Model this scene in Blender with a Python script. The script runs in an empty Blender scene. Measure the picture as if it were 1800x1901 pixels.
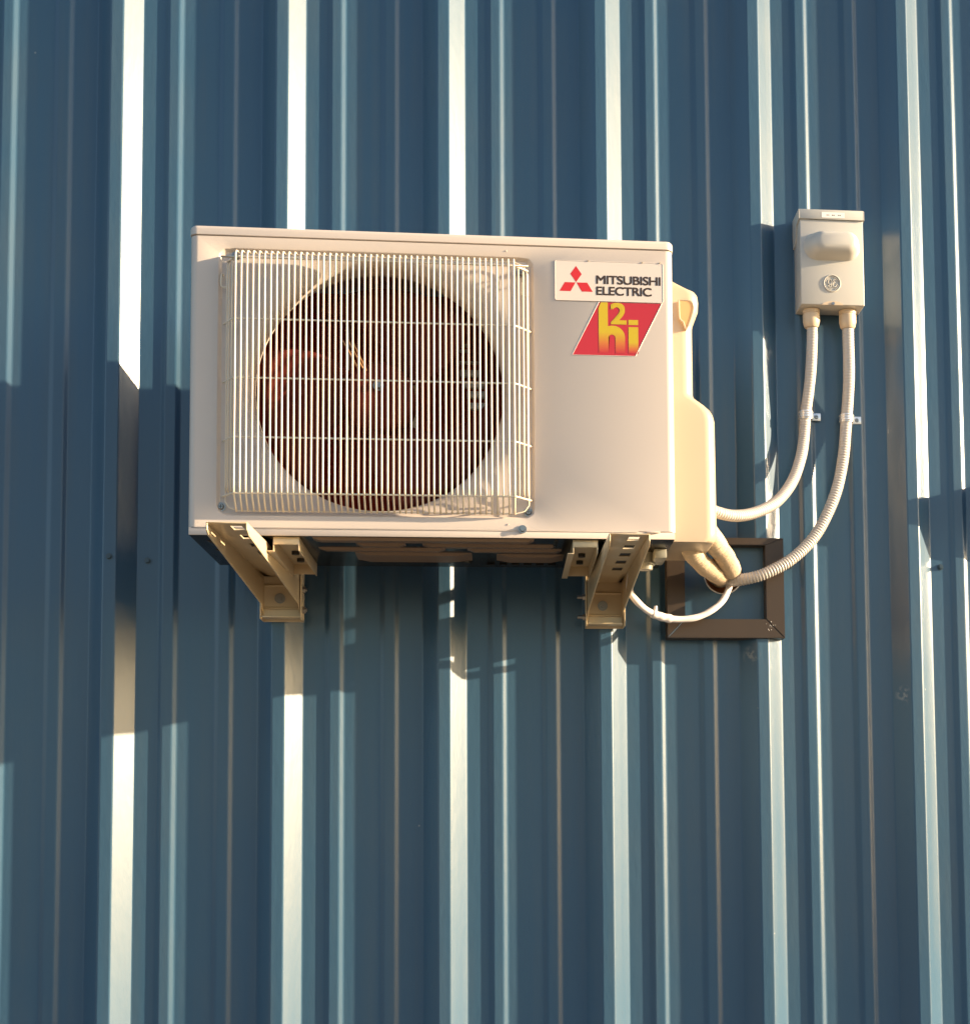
import bpy, bmesh, math, random
from mathutils import Vector, Matrix
random.seed(7)
S = bpy.context.scene
COL = S.collection
ZG = 2200.0          # height of the unit's datum above the ground, mm
def W(x, y, z): return Vector((x * .001, y * .001, (z + ZG) * .001))

# ------------------------------------------------------------------ camera
cam = bpy.data.cameras.new('camera'); co = bpy.data.objects.new('camera', cam); COL.objects.link(co)
yaw, pitch, roll = .12559, .07553, -.01386
fw = Vector((math.sin(yaw) * math.cos(pitch), math.cos(yaw) * math.cos(pitch), math.sin(pitch)))
rt = Vector((math.cos(yaw), -math.sin(yaw), 0)); up = rt.cross(fw)
r2 = math.cos(roll) * rt + math.sin(roll) * up; u2 = -math.sin(roll) * rt + math.cos(roll) * up
m = Matrix((r2, u2, -fw)).transposed().to_4x4(); m.translation = W(973.09, -2945.97, -554.48)
co.matrix_world = m
cam.sensor_fit = 'HORIZONTAL'; cam.sensor_width = 36; cam.lens = 2852.02 * 36 / 1800
cam.shift_x = (900 - 1283.29) / 1800; cam.shift_y = (1330.60 - 950.5) / 1800
cam.clip_start = .05; cam.clip_end = 2000
S.camera = co

# ------------------------------------------------------------------ light
SUN = Vector((5.13, -1.0, 1.31)).normalized()
w = bpy.data.worlds.new('World'); S.world = w; w.use_nodes = True
nt = w.node_tree; bg = nt.nodes['Background']
sky = nt.nodes.new('ShaderNodeTexSky'); sky.sky_type = 'NISHITA'; sky.sun_disc = False
sky.sun_elevation = math.asin(SUN.z); sky.sun_rotation = math.atan2(SUN.x, SUN.y)
sky.air_density = 1.0; sky.dust_density = 1.4; sky.ozone_density = 1.0
nt.links.new(sky.outputs[0], bg.inputs[0]); bg.inputs[1].default_value = .090
sl = bpy.data.lights.new('sun', 'SUN'); sl.energy = 5.0; sl.angle = math.radians(.53); sl.color = (1, .75, .47)
so = bpy.data.objects.new('sun', sl); COL.objects.link(so)
so.rotation_euler = (-SUN).to_track_quat('-Z', 'Y').to_euler(); so.location = (8, -6, 8)
vs = S.view_settings; vs.view_transform = 'Standard'; vs.look = 'None'; vs.gamma = 1; vs.use_curve_mapping = False
vs.exposure = 1.76

# ------------------------------------------------------------------ materials
def mat(name, col, rough=.5, metal=0, spec=.5, coat=0, coat_r=.1, var=.06, vscale=6, bump=0, bscale=60, bstretch=(1, 1, 1), rvar=.1, alpha=None):
    m = bpy.data.materials.new(name); m.use_nodes = True
    n = m.node_tree.nodes; l = m.node_tree.links; b = n['Principled BSDF']
    b.inputs['Metallic'].default_value = metal; b.inputs['Specular IOR Level'].default_value = spec
    b.inputs['Coat Weight'].default_value = coat; b.inputs['Coat Roughness'].default_value = coat_r
    tc = n.new('ShaderNodeTexCoord'); nz = n.new('ShaderNodeTexNoise')
    nz.inputs['Scale'].default_value = vscale; nz.inputs['Detail'].default_value = 6
    l.new(tc.outputs['Object'], nz.inputs['Vector'])
    mx = n.new('ShaderNodeMix'); mx.data_type = 'RGBA'
    mx.inputs[6].default_value = (*[c * (1 - var) for c in col], 1); mx.inputs[7].default_value = (*[min(1, c * (1 + var)) for c in col], 1)
    l.new(nz.outputs['Fac'], mx.inputs[0]); l.new(mx.outputs[2], b.inputs['Base Color'])
    mr = n.new('ShaderNodeMapRange'); mr.inputs[3].default_value = max(.02, rough * (1 - rvar)); mr.inputs[4].default_value = rough * (1 + rvar)
    l.new(nz.outputs['Fac'], mr.inputs[0]); l.new(mr.outputs[0], b.inputs['Roughness'])
    if bump:
        mp = n.new('ShaderNodeMapping'); mp.inputs['Scale'].default_value = bstretch
        n2 = n.new('ShaderNodeTexNoise'); n2.inputs['Scale'].default_value = bscale; n2.inputs['Detail'].default_value = 4
        bp = n.new('ShaderNodeBump'); bp.inputs['Strength'].default_value = bump; bp.inputs['Distance'].default_value = .002
        l.new(tc.outputs['Object'], mp.inputs[0]); l.new(mp.outputs[0], n2.inputs['Vector'])
        l.new(n2.outputs['Fac'], bp.inputs['Height']); l.new(bp.outputs[0], b.inputs['Normal'])
    return m
SIDING = mat('siding_paint', (.033, .086, .148), .24, spec=.3, coat=.4, coat_r=.42, var=.05, vscale=2.2, bump=.2, bscale=34, bstretch=(2.6, 2.6, .9))
def dust(m, amt=.3, scale=7):
    """sparse pale specks and dusty smears on the paint"""
    n = m.node_tree.nodes; l = m.node_tree.links; b = n['Principled BSDF']
    src = b.inputs['Base Color'].links[0].from_socket
    tc = n.new('ShaderNodeTexCoord'); v = n.new('ShaderNodeTexVoronoi'); v.inputs['Scale'].default_value = scale
    l.new(tc.outputs['Object'], v.inputs['Vector'])
    r = n.new('ShaderNodeMapRange'); r.inputs[1].default_value = .018; r.inputs[2].default_value = .008; l.new(v.outputs['Distance'], r.inputs[0])
    mul = n.new('ShaderNodeMath'); mul.operation = 'MULTIPLY'; mul.inputs[1].default_value = amt; l.new(r.outputs[0], mul.inputs[0])
    mx = n.new('ShaderNodeMix'); mx.data_type = 'RGBA'; mx.inputs[7].default_value = (.5, .48, .42, 1)
    l.new(mul.outputs[0], mx.inputs[0]); l.new(src, mx.inputs[6]); l.new(mx.outputs[2], b.inputs['Base Color'])
dust(SIDING); SIDING.node_tree.nodes['Principled BSDF'].inputs['Coat IOR'].default_value = 1.56
def runs(m):
    n = m.node_tree.nodes; l = m.node_tree.links; b = n['Principled BSDF']; src = b.inputs['Base Color'].links[0].from_socket
    tc = n.new('ShaderNodeTexCoord'); mp = n.new('ShaderNodeMapping'); mp.inputs['Scale'].default_value = (45, 45, .9); l.new(tc.outputs['Object'], mp.inputs[0])
    nz = n.new('ShaderNodeTexNoise'); nz.inputs['Scale'].default_value = 1; nz.inputs['Detail'].default_value = 5; l.new(mp.outputs[0], nz.inputs['Vector'])
    n2 = n.new('ShaderNodeTexNoise'); n2.inputs['Scale'].default_value = 3.5; n2.inputs['Detail'].default_value = 7; l.new(tc.outputs['Object'], n2.inputs['Vector'])
    mu = n.new('ShaderNodeMath'); mu.operation = 'MULTIPLY'; l.new(nz.outputs['Fac'], mu.inputs[0]); l.new(n2.outputs['Fac'], mu.inputs[1])
    mr = n.new('ShaderNodeMapRange'); mr.inputs[1].default_value = .2; mr.inputs[2].default_value = .5; mr.inputs[4].default_value = .34; l.new(mu.outputs[0], mr.inputs[0])
    mx = n.new('ShaderNodeMix'); mx.data_type = 'RGBA'; mx.inputs[7].default_value = (.085, .105, .115, 1)
    l.new(mr.outputs[0], mx.inputs[0]); l.new(src, mx.inputs[6]); l.new(mx.outputs[2], b.inputs['Base Color'])
    cr = n.new('ShaderNodeMapRange'); cr.inputs[1].default_value = .2; cr.inputs[2].default_value = .5; cr.inputs[3].default_value = .34; cr.inputs[4].default_value = .46
    l.new(mu.outputs[0], cr.inputs[0]); l.new(cr.outputs[0], b.inputs['Coat Roughness'])
runs(SIDING)
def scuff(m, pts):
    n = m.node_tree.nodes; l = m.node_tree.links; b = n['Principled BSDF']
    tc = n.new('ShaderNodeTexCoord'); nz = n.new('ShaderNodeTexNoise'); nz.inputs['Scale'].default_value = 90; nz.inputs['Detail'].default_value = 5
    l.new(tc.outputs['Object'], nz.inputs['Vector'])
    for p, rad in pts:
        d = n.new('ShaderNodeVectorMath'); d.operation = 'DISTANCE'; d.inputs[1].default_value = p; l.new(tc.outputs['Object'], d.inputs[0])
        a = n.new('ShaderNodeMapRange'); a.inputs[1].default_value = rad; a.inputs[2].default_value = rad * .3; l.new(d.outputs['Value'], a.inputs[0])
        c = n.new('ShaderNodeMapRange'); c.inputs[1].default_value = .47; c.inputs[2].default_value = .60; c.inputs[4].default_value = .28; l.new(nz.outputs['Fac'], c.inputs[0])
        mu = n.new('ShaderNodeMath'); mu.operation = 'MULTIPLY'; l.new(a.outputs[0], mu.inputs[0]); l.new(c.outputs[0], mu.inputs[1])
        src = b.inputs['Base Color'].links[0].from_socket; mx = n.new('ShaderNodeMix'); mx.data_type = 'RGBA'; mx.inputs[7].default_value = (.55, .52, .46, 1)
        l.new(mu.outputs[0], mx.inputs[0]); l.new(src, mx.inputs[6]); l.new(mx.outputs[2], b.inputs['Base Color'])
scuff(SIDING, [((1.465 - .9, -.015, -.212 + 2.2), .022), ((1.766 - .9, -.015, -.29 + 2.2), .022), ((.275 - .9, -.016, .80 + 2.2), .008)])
IVORY = mat('ivory_enamel', (.55, .485, .44), .38, var=.045, vscale=4, bump=.05, bscale=500, rvar=.25)
IVORY2 = mat('ivory_plastic', (.43, .355, .265), .33, var=.03, vscale=7)
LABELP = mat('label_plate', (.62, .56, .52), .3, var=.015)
WIRE = mat('wire_coating', (.70, .62, .50), .35, var=.04, vscale=30)
RED = mat('red_print', (.52, .018, .022), .35, var=.03)
REDL = mat('label_red', (.42, .018, .03), .35, var=.03)
INK = mat('brown_ink', (.035, .018, .012), .5, var=.1)
MAROON = mat('fan_plastic', (.115, .020, .014), .6, spec=.1, var=.12, vscale=9)  # maroon cast of the shaded opening put into the fan colour
COIL = mat('coil_fins', (.45, .05, .03), .6, spec=.1, var=.2, vscale=20, bump=.5, bscale=200, bstretch=(8, 1, .3))  # red glow inside the opening put into the fin colour
BASE_SHADE = mat('base_steel_shade', (.014, .013, .012), .25, var=.3, vscale=14, metal=.2, bump=.1, bscale=40)  # near-black: dark reflections under the pan put into its colour
BASE_GLINT = mat('base_emboss', (.17, .11, .07), .4, var=.25, vscale=10)  # tan: ground reflections on the embossed facets put into the colour
GALV = mat('bracket_paint', (.62, .50, .33), .32, var=.12, vscale=9, metal=.15, bump=.08, bscale=70, rvar=.3)
STEEL = mat('bolt_steel', (.30, .29, .28), .3, metal=1, var=.1, vscale=60)
ZINC = mat('zinc_strap', (.72, .73, .74), .3, metal=.6, var=.08, vscale=60)
BRONZE = mat('bronze_trim', (.050, .037, .028), .36, spec=.3, var=.12, vscale=8, bump=.06, bscale=50)
BOX = mat('box_enamel', (.46, .45, .425), .33, var=.03, vscale=9, bump=.05, bscale=500)
FITT = mat('fitting_plastic', (.55, .44, .32), .4, var=.06, vscale=40)
COND = mat('conduit_jacket', (.46, .435, .41), .38, var=.07, vscale=25, bump=.12, bscale=300)
INSUL = mat('pipe_wrap', (.52, .42, .30), .6, var=.12, vscale=30, bump=.5, bscale=160, bstretch=(1, 1, 3))
HOSE = mat('clear_hose', (.66, .62, .62), .22, var=.05, vscale=40)
HOSE.node_tree.nodes['Principled BSDF'].inputs['Subsurface Weight'].default_value = .25
HOSE.node_tree.nodes['Principled BSDF'].inputs['Subsurface Radius'].default_value = (.004, .004, .004)
WOOD = mat('sheathing_wood', (.32, .12, .035), .7, var=.25, vscale=30)
NAVY = mat('navy_edge', (.02, .03, .07), .5)
WHITE = mat('white_print', (.75, .74, .72), .4, var=.02)
DARK = mat('dark_rubber', (.03, .03, .03), .5)
GREY = mat('grey_plastic', (.22, .22, .19), .35)
GROUND = mat('asphalt_ground', (.055, .052, .05), .9, var=.35, vscale=3, bump=.6, bscale=30)
def gradient_mat():
    m = bpy.data.materials.new('yellow_to_red_print'); m.use_nodes = True
    n = m.node_tree.nodes; l = m.node_tree.links; b = n['Principled BSDF']; b.inputs['Roughness'].default_value = .35
    tc = n.new('ShaderNodeTexCoord'); sp = n.new('ShaderNodeSeparateXYZ'); l.new(tc.outputs['Generated'], sp.inputs[0])
    cr = n.new('ShaderNodeValToRGB'); l.new(sp.outputs['Z'], cr.inputs[0])
    e = cr.color_ramp.elements; e[0].position = .02; e[0].color = (.44, .03, .03, 1); e[1].position = .42; e[1].color = (.50, .36, .01, 1)
    x = e.new(.2); x.color = (.50, .15, .025, 1)
    l.new(cr.outputs[0], b.inputs['Base Color']); return m
YEL = gradient_mat()
YEL2 = mat('yellow_print', (.50, .36, .01), .35, var=.02)

# ------------------------------------------------------------------ helpers
def wl(o):
    v = Vector((0, 0, 0))
    while o: v += o.location; o = o.parent
    return v
def tag(o, label=None, cat=None, group=None, kind=None):
    for k, v in (('label', label), ('category', cat), ('group', group), ('kind', kind)):
        if v: o[k] = v
    return o
def empty(name, loc, label, cat, group=None):
    o = bpy.data.objects.new(name, None); o.location = loc; o.empty_display_size = .1; COL.objects.link(o)
    return tag(o, label, cat, group)
def finish(o, ang=38, smooth=True):
    me = o.data
    if smooth:
        for p in me.polygons: p.use_smooth = True
        me.set_sharp_from_angle(angle=math.radians(ang))
def mk(name, V, F, m, parent=None, smooth=True, ang=38, loc=None):
    """V in mm; loc (m) for a top-level mesh"""
    base = wl(parent) if parent else (loc if loc is not None else Vector((0, 0, 0)))
    me = bpy.data.meshes.new(name); me.from_pydata([W(*v) - base for v in V], [], F); me.materials.append(m); me.validate(); me.update()
    o = bpy.data.objects.new(name, me); COL.objects.link(o)
    if parent: o.parent = parent
    else: o.location = base
    finish(o, ang, smooth); return o
def from_bm(name, bm, m, parent=None, loc=None, ang=38):
    bm.normal_update(); bmesh.ops.recalc_face_normals(bm, faces=bm.faces[:])
    V = [tuple(v.co) for v in bm.verts]; bm.verts.index_update(); F = [[v.index for v in f.verts] for f in bm.faces]; bm.free()
    return mk(name, V, F, m, parent, ang=ang, loc=loc)
def bbox(bm, a, b, bev=0, seg=2):
    (x0, y0, z0), (x1, y1, z1) = a, b
    vs = [bm.verts.new(c) for c in ((x0, y0, z0), (x1, y0, z0), (x1, y1, z0), (x0, y1, z0), (x0, y0, z1), (x1, y0, z1), (x1, y1, z1), (x0, y1, z1))]
    fs = [bm.faces.new([vs[i] for i in f]) for f in ((0, 3, 2, 1), (4, 5, 6, 7), (0, 1, 5, 4), (1, 2, 6, 5), (2, 3, 7, 6), (3, 0, 4, 7))]
    if bev:
        es = list({e for f in fs for e in f.edges})
        bmesh.ops.bevel(bm, geom=es, offset=bev, segments=seg, affect='EDGES', profile=.5)
def box(name, a, b, m, parent=None, bev=0, seg=2, loc=None):
    bm = bmesh.new(); bbox(bm, a, b, bev, seg); return from_bm(name, bm, m, parent, loc)
def prism_y(bm, pts, y0, y1):
    """outline in XZ swept from depth y0 to y1"""
    a = [bm.verts.new((x, y0, z)) for x, z in pts]; b = [bm.verts.new((x, y1, z)) for x, z in pts]
    bm.faces.new(a); bm.faces.new(b[::-1]); n = len(pts)
    for i in range(n): bm.faces.new((a[i], b[i], b[(i + 1) % n], a[(i + 1) % n]))
def prism_x(bm, pts, x0, x1):
    a = [bm.verts.new((x0, y, z)) for y, z in pts]; b = [bm.verts.new((x1, y, z)) for y, z in pts]
    bm.faces.new(a); bm.faces.new(b[::-1]); n = len(pts)
    for i in range(n): bm.faces.new((a[i], b[i], b[(i + 1) % n], a[(i + 1) % n]))
def cyl(bm, c, axis, r, h, n=20, r2=None):
    """cylinder from c along axis (unit Vector) of length h"""
    axis = Vector(axis).normalized(); t = Vector((0, 0, 1)) if abs(axis.z) < .9 else Vector((1, 0, 0))
    u = axis.cross(t).normalized(); v = axis.cross(u); c = Vector(c); r2 = r if r2 is None else r2
    A = [bm.verts.new(c + (u * math.cos(2 * math.pi * i / n) + v * math.sin(2 * math.pi * i / n)) * r) for i in range(n)]
    B = [bm.verts.new(c + axis * h + (u * math.cos(2 * math.pi * i / n) + v * math.sin(2 * math.pi * i / n)) * r2) for i in range(n)]
    bm.faces.new(A); bm.faces.new(B[::-1])
    for i in range(n): bm.faces.new((A[i], A[(i + 1) % n], B[(i + 1) % n], B[i]))
def spline(P, step):
    P = [Vector(p) for p in P]; P = [P[0] * 2 - P[1]] + P + [P[-1] * 2 - P[-2]]; out = []
    for i in range(1, len(P) - 2):
        a, b, c, d = P[i - 1:i + 3]; n = max(2, int((c - b).length / step))
        for k in range(n):
            t = k / n
            out.append(.5 * ((2 * b) + (c - a) * t + (2 * a - 5 * b + 4 * c - d) * t * t + (3 * b - a - 3 * c + d) * t ** 3))
    out.append(P[-2]); return out
def tube(bm, pts, rad, n=14, caps=True):
    """rad: number or function of arc length"""
    rings = []; s = 0; u = None
    for i, p in enumerate(pts):
        t = (pts[min(i + 1, len(pts) - 1)] - pts[max(i - 1, 0)]).normalized()
        if u is None:
            a = Vector((0, 1, 0)) if abs(t.y) < .9 else Vector((1, 0, 0)); u = t.cross(a).normalized()
        u = (u - t * u.dot(t)).normalized(); v = t.cross(u)
        if i: s += (p - pts[i - 1]).length
        r = rad(s) if callable(rad) else rad
        rings.append([bm.verts.new(p + (u * math.cos(2 * math.pi * k / n) + v * math.sin(2 * math.pi * k / n)) * r) for k in range(n)])
    for A, B in zip(rings, rings[1:]):
        for k in range(n): bm.faces.new((A[k], A[(k + 1) % n], B[(k + 1) % n], B[k]))
    if caps: bm.faces.new(rings[0][::-1]); bm.faces.new(rings[-1])
def text_part(name, s, x0, x1, z0, z1, y, m, parent, thick=.5, bold=0):
    cu = bpy.data.curves.new('t', 'FONT'); cu.body = s; cu.offset = bold; cu.space_character = .93; cu.resolution_u = 6
    t = bpy.data.objects.new('t', cu); COL.objects.link(t)
    dg = bpy.context.evaluated_depsgraph_get(); me = t.evaluated_get(dg).to_mesh()
    vs = [v.co.copy() for v in me.vertices]; fs = [list(p.vertices) for p in me.polygons]; t.evaluated_get(dg).to_mesh_clear()
    bpy.data.objects.remove(t); bpy.data.curves.remove(cu)
    ax, bx_ = min(v.x for v in vs), max(v.x for v in vs); az, bz_ = min(v.y for v in vs), max(v.y for v in vs)
    V = []; F = []; q = thick
    for i, (dx, dz) in enumerate(((0, 0), (-q, q), (q, -q), (-q, -q), (q, q))):
        k = len(V); V += [(x0 + q + dx + (v.x - ax) / (bx_ - ax) * (x1 - x0 - 2 * q), y - .06 * i, z0 + q + dz + (v.y - az) / (bz_ - az) * (z1 - z0 - 2 * q)) for v in vs]
        F += [[k + j for j in f] for f in fs]
    return mk(name, V, F, m, parent, smooth=False)

# ------------------------------------------------------------------ ground
gm = mk('ground', [(-60000, -90000, -ZG), (60000, -90000, -ZG), (60000, 60000, -ZG), (-60000, 60000, -ZG)], [(0, 1, 2, 3)], GROUND, smooth=False)
tag(gm, kind='structure')
BOUNCE = mat('bounce_concrete', (.26, .22, .17), .85, var=.12, vscale=2, bump=.3, bscale=60)
ap = mk('bounce_slab', [(-20000, -2600, -ZG), (20000, -2600, -ZG), (20000, -2600, -ZG + 60), (-20000, -2600, -ZG + 60), (-20000, 40, -ZG + 60), (20000, 40, -ZG + 60)], [(0, 1, 2, 3), (3, 2, 5, 4)], BOUNCE, smooth=False)  # unseen pale slab, added to bounce sunlight up under the unit
tag(ap, kind='structure')

# ------------------------------------------------------------------ siding wall
P = 304.8; RUN = 30.4; TOP = 22.7; H = 30.8
def rib_profile(k):
    """corner list (x, depth) of one repeat that ends at x = k*P"""
    b = k * P
    c = [(b - 2 * RUN - TOP, 0), (b - RUN - TOP, -H), (b - RUN, -H), (b, 0)]
    for q in (58, 160):
        c += [(b + q - 18, 0), (b + q - 9, -5.1), (b + q + 9, -5.1), (b + q + 18, 0)]
    return c
def rounded(corners, r0=2.6):
    out = []
    for i, c in enumerate(corners):
        c = Vector((*c, 0))
        if i in (0, len(corners) - 1): out.append((c.x, c.y)); continue
        a = Vector((*corners[i - 1], 0)) - c; b = Vector((*corners[i + 1], 0)) - c
        d = min(r0, a.length * .4, b.length * .4); p0 = c + a.normalized() * d; p1 = c + b.normalized() * d
        for t in (0, .33, .67, 1):
            q = p0 * (1 - t) ** 2 + c * 2 * t * (1 - t) + p1 * t * t; out.append((q.x, q.y))
    return out
wall = empty('metal_siding_wall', W(900, 0, -ZG), 'dark slate blue ribbed sheet metal wall carrying the outdoor unit', 'wall')
ZB, ZT = -ZG + 60, 4200.0
CUT = (1303, 1517, -174, 9)
def siding_panel(k0, lift):
    """three ribs wide; starts in the flat before rib k0 and laps over the rib after"""
    cs = [((k0 - 1) * P - RUN - TOP + 2, -H)] if True else []
    cs = [((k0 - 1) * P - RUN, -H), ((k0 - 1) * P, 0)]
    for q in (58, 160):
        b = (k0 - 1) * P; cs += [(b + q - 18, 0), (b + q - 9, -5.1), (b + q + 9, -5.1), (b + q + 18, 0)]
    for k in range(k0, k0 + 3):
        r = rib_profile(k); cs += r if k < k0 + 2 else r
    cs = [c for c in cs if c[0] <= (k0 + 2) * P + .1]
    # overlap leg: the last rib laps over the neighbour, a sheet thickness proud
    n = len(cs); pr = rounded(cs)
    xl = (k0 + 2) * P - 2 * RUN - TOP - 14
    pr = [(x, y - (.8 if x > xl else 0)) for x, y in pr]
    zs = [ZB, CUT[2], CUT[3], ZT]
    V = []; F = []; m = len(pr)
    for z in zs: V += [(x, y, z) for x, y in pr]
    nr = []
    for i in range(m - 1):
        xc = (pr[i][0] + pr[i + 1][0]) / 2
        for j in range(3):
            if j == 1 and CUT[0] < xc < CUT[1]: continue
            F.append((j * m + i, j * m + i + 1, (j + 1) * m + i + 1, (j + 1) * m + i))
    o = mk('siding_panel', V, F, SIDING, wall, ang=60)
    # flat faces keep flat normals, only the bends are smooth
    me = o.data; N = []
    fn = []
    for i in range(m - 1):
        d = Vector((pr[i + 1][0] - pr[i][0], pr[i + 1][1] - pr[i][1])); fn.append((Vector((d.y, -d.x)).normalized(), d.length))
    vn = []
    for i in range(m):
        a = fn[i - 1] if i else fn[0]; b = fn[i] if i < m - 1 else fn[-1]
        if a[1] > 4 and b[1] <= 4: v = a[0]
        elif b[1] > 4 and a[1] <= 4: v = b[0]
        else: v = (a[0] + b[0]).normalized()
        vn.append((v.x, v.y, 0))
    for v in me.vertices: N.append(vn[v.index % m])
    me.normals_split_custom_set_from_vertices(N)
    return o
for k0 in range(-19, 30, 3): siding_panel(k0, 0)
def wall_screw(x, y, z, proto=[]):
    if not proto:
        bm = bmesh.new(); cyl(bm, (0, 0, -ZG), (0, -1, 0), 6.2, 1.3, 20); cyl(bm, (0, -1.3, -ZG), (0, -1, 0), 4.6, 3.6, 6, 4.2); cyl(bm, (0, -4.9, -ZG), (0, -1, 0), 2.2, .5, 12)
        V = [tuple(v.co) for v in bm.verts]; bm.verts.index_update(); F = [[v.index for v in f.verts] for f in bm.faces]; bm.free()
        me = bpy.data.meshes.new('screw'); me.from_pydata([Vector(v) * .001 for v in [(a, b, c + ZG) for a, b, c in V]], [], F); me.materials.append(SCREWM)
        proto.append(me)
    o = bpy.data.objects.new('screw', proto[0]); o.parent = wall; o.location = W(x, y, z) - wall.location; COL.objects.link(o)
SCREWM = mat('painted_screw', (.045, .07, .09), .3, metal=.3)
for k in range(-1, 9):
    for z in (-33, -1560, 1490):
        wall_screw(k * P + 20, -.2, z)
wall_screw(263, -H - .3, -31)
wall_screw(263 - 6 * P, -H - .3, -31)

# ------------------------------------------------------------------ patched opening: trim, plate, hole
trim = empty('opening_trim', W(1410, 0, -181), 'square dark bronze metal trim framing the pipe hole below the disconnect', 'trim frame')
ox0, ox1, oz0, oz1 = 1296, 1525, -181, 15; ix0, ix1, iz0, iz1 = 1331, 1489, -144, 1
def trim_strip(pts):
    bm = bmesh.new(); prism_y(bm, pts, -37, -2)
    es = [e for e in bm.edges if abs(e.verts[0].co.y + 37) < .1 and abs(e.verts[1].co.y + 37) < .1]
    bmesh.ops.bevel(bm, geom=es, offset=1.0, segments=2, affect='EDGES')
    from_bm('trim_strip', bm, BRONZE, trim)
g = .35
trim_strip([(ox0 + g, oz0), (ox1 - g, oz0), (ix1 - g, iz0), (ix0 + g, iz0)])
trim_strip([(ox0 + g, oz1), (ix0 + g, iz1), (ix1 - g, iz1), (ox1 - g, oz1)])
trim_strip([(ox0, oz0 + g), (ix0, iz0 + g), (ix0, iz1 - g), (ox0, oz1 - g)])
trim_strip([(ox1, oz0 + g), (ox1, oz1 - g), (ix1, iz1 - g), (ix1, iz0 + g)])
HX, HZ, HR = 1410, -53, 37
def holed_plate(x0, x1, z0, z1, y, t):
    angs = sorted([2 * math.pi * i / 64 for i in range(64)] + [math.atan2(zz - HZ, xx - HX) % (2 * math.pi) for xx in (x0, x1) for zz in (z0, z1)])
    V = []; F = []
    for a in angs:
        c, s = math.cos(a), math.sin(a)
        d = min((x1 - HX) / c if c > 1e-9 else 1e9, (x0 - HX) / c if c < -1e-9 else 1e9, (z1 - HZ) / s if s > 1e-9 else 1e9, (z0 - HZ) / s if s < -1e-9 else 1e9)
        rr = HR * (1 + .03 * math.sin(3 * a + 1) + .012 * math.sin(11 * a))
        V += [(HX + c * d, y, HZ + s * d), (HX + c * rr, y, HZ + s * rr), (HX + c * rr, y + t, HZ + s * rr)]
    n = len(angs)
    for i in range(n):
        a, b = 3 * i, 3 * ((i + 1) % n)
        F += [(a, a + 1, b + 1, b), (a + 1, a + 2, b + 2, b + 1)]
    return V, F
V, F = holed_plate(1329.5, 1490.5, -145.5, 2.5, -9, 5)
mk('cover_plate', V, F, SIDING, trim)
bm = bmesh.new(); cyl(bm, (HX, 22, HZ), (0, 1, 0), 60, 5, 32); from_bm('hole_back', bm, WOOD, trim)
def ring_wall(name, y0, y1, r, m):
    V = []; F = []
    for i in range(48):
        a = 2 * math.pi * i / 48
        V += [(HX + math.cos(a) * r, y0, HZ + math.sin(a) * r), (HX + math.cos(a) * r, y1, HZ + math.sin(a) * r)]
    for i in range(48): a, b = 2 * i, 2 * ((i + 1) % 48); F.append((a, b, b + 1, a + 1))
    mk(name, V, F, m, trim)
ring_wall('hole_sleeve', -4, 6, 38.6, NAVY); ring_wall('hole_lining', 6, 22, 38.2, WOOD)
bm = bmesh.new(); tube(bm, [Vector((HX + math.cos(a) * (HR + .5), -9.3, HZ + math.sin(a) * (HR + .5))) for a in [math.pi * (1.05 + .95 * i / 30) for i in range(31)]], lambda s: .9 + .5 * math.sin(s * .9) ** 2, 6)
from_bm('sealant_bead', bm, WHITE, trim)

bm = bmesh.new()
for i in range(12):
    x = random.gauss(1497, 5); z = random.gauss(-160, 8); cyl(bm, (x, -37, z), (0, -1, 0), random.uniform(.4, .9), .5, 8)
tag(from_bm('sealant_specks', bm, WHITE, trim), kind='stuff')
# ------------------------------------------------------------------ outdoor unit
AX, AZ, AD = 474.84, -58.68, 405.5
AW, AH = 797.0, 513.0
def L(x, d, z): return (AX + x, -AD + d, AZ + z)      # local: d is depth behind the front face
ac = empty('outdoor_unit', W(AX + AW / 2, -AD + 142, AZ), 'ivory air conditioner outdoor unit with round fan behind a white wire grille', 'air conditioner')
FX, FZ, FR = 304, 251, 206
def sdf_rr(x, z, x0, x1, z0, z1, r):
    cx, cz = (x0 + x1) / 2, (z0 + z1) / 2; qx = abs(x - cx) - (x1 - x0) / 2 + r; qz = abs(z - cz) - (z1 - z0) / 2 + r
    return math.hypot(max(qx, 0), max(qz, 0)) + min(max(qx, qz), 0) - r
def ray_rr(a, x0, x1, z0, z1, r):
    lo, hi = 0, 900
    for _ in range(40):
        m = (lo + hi) / 2
        if sdf_rr(FX + math.cos(a) * m, FZ + math.sin(a) * m, x0, x1, z0, z1, r) < 0: lo = m
        else: hi = m
    return lo
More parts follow.
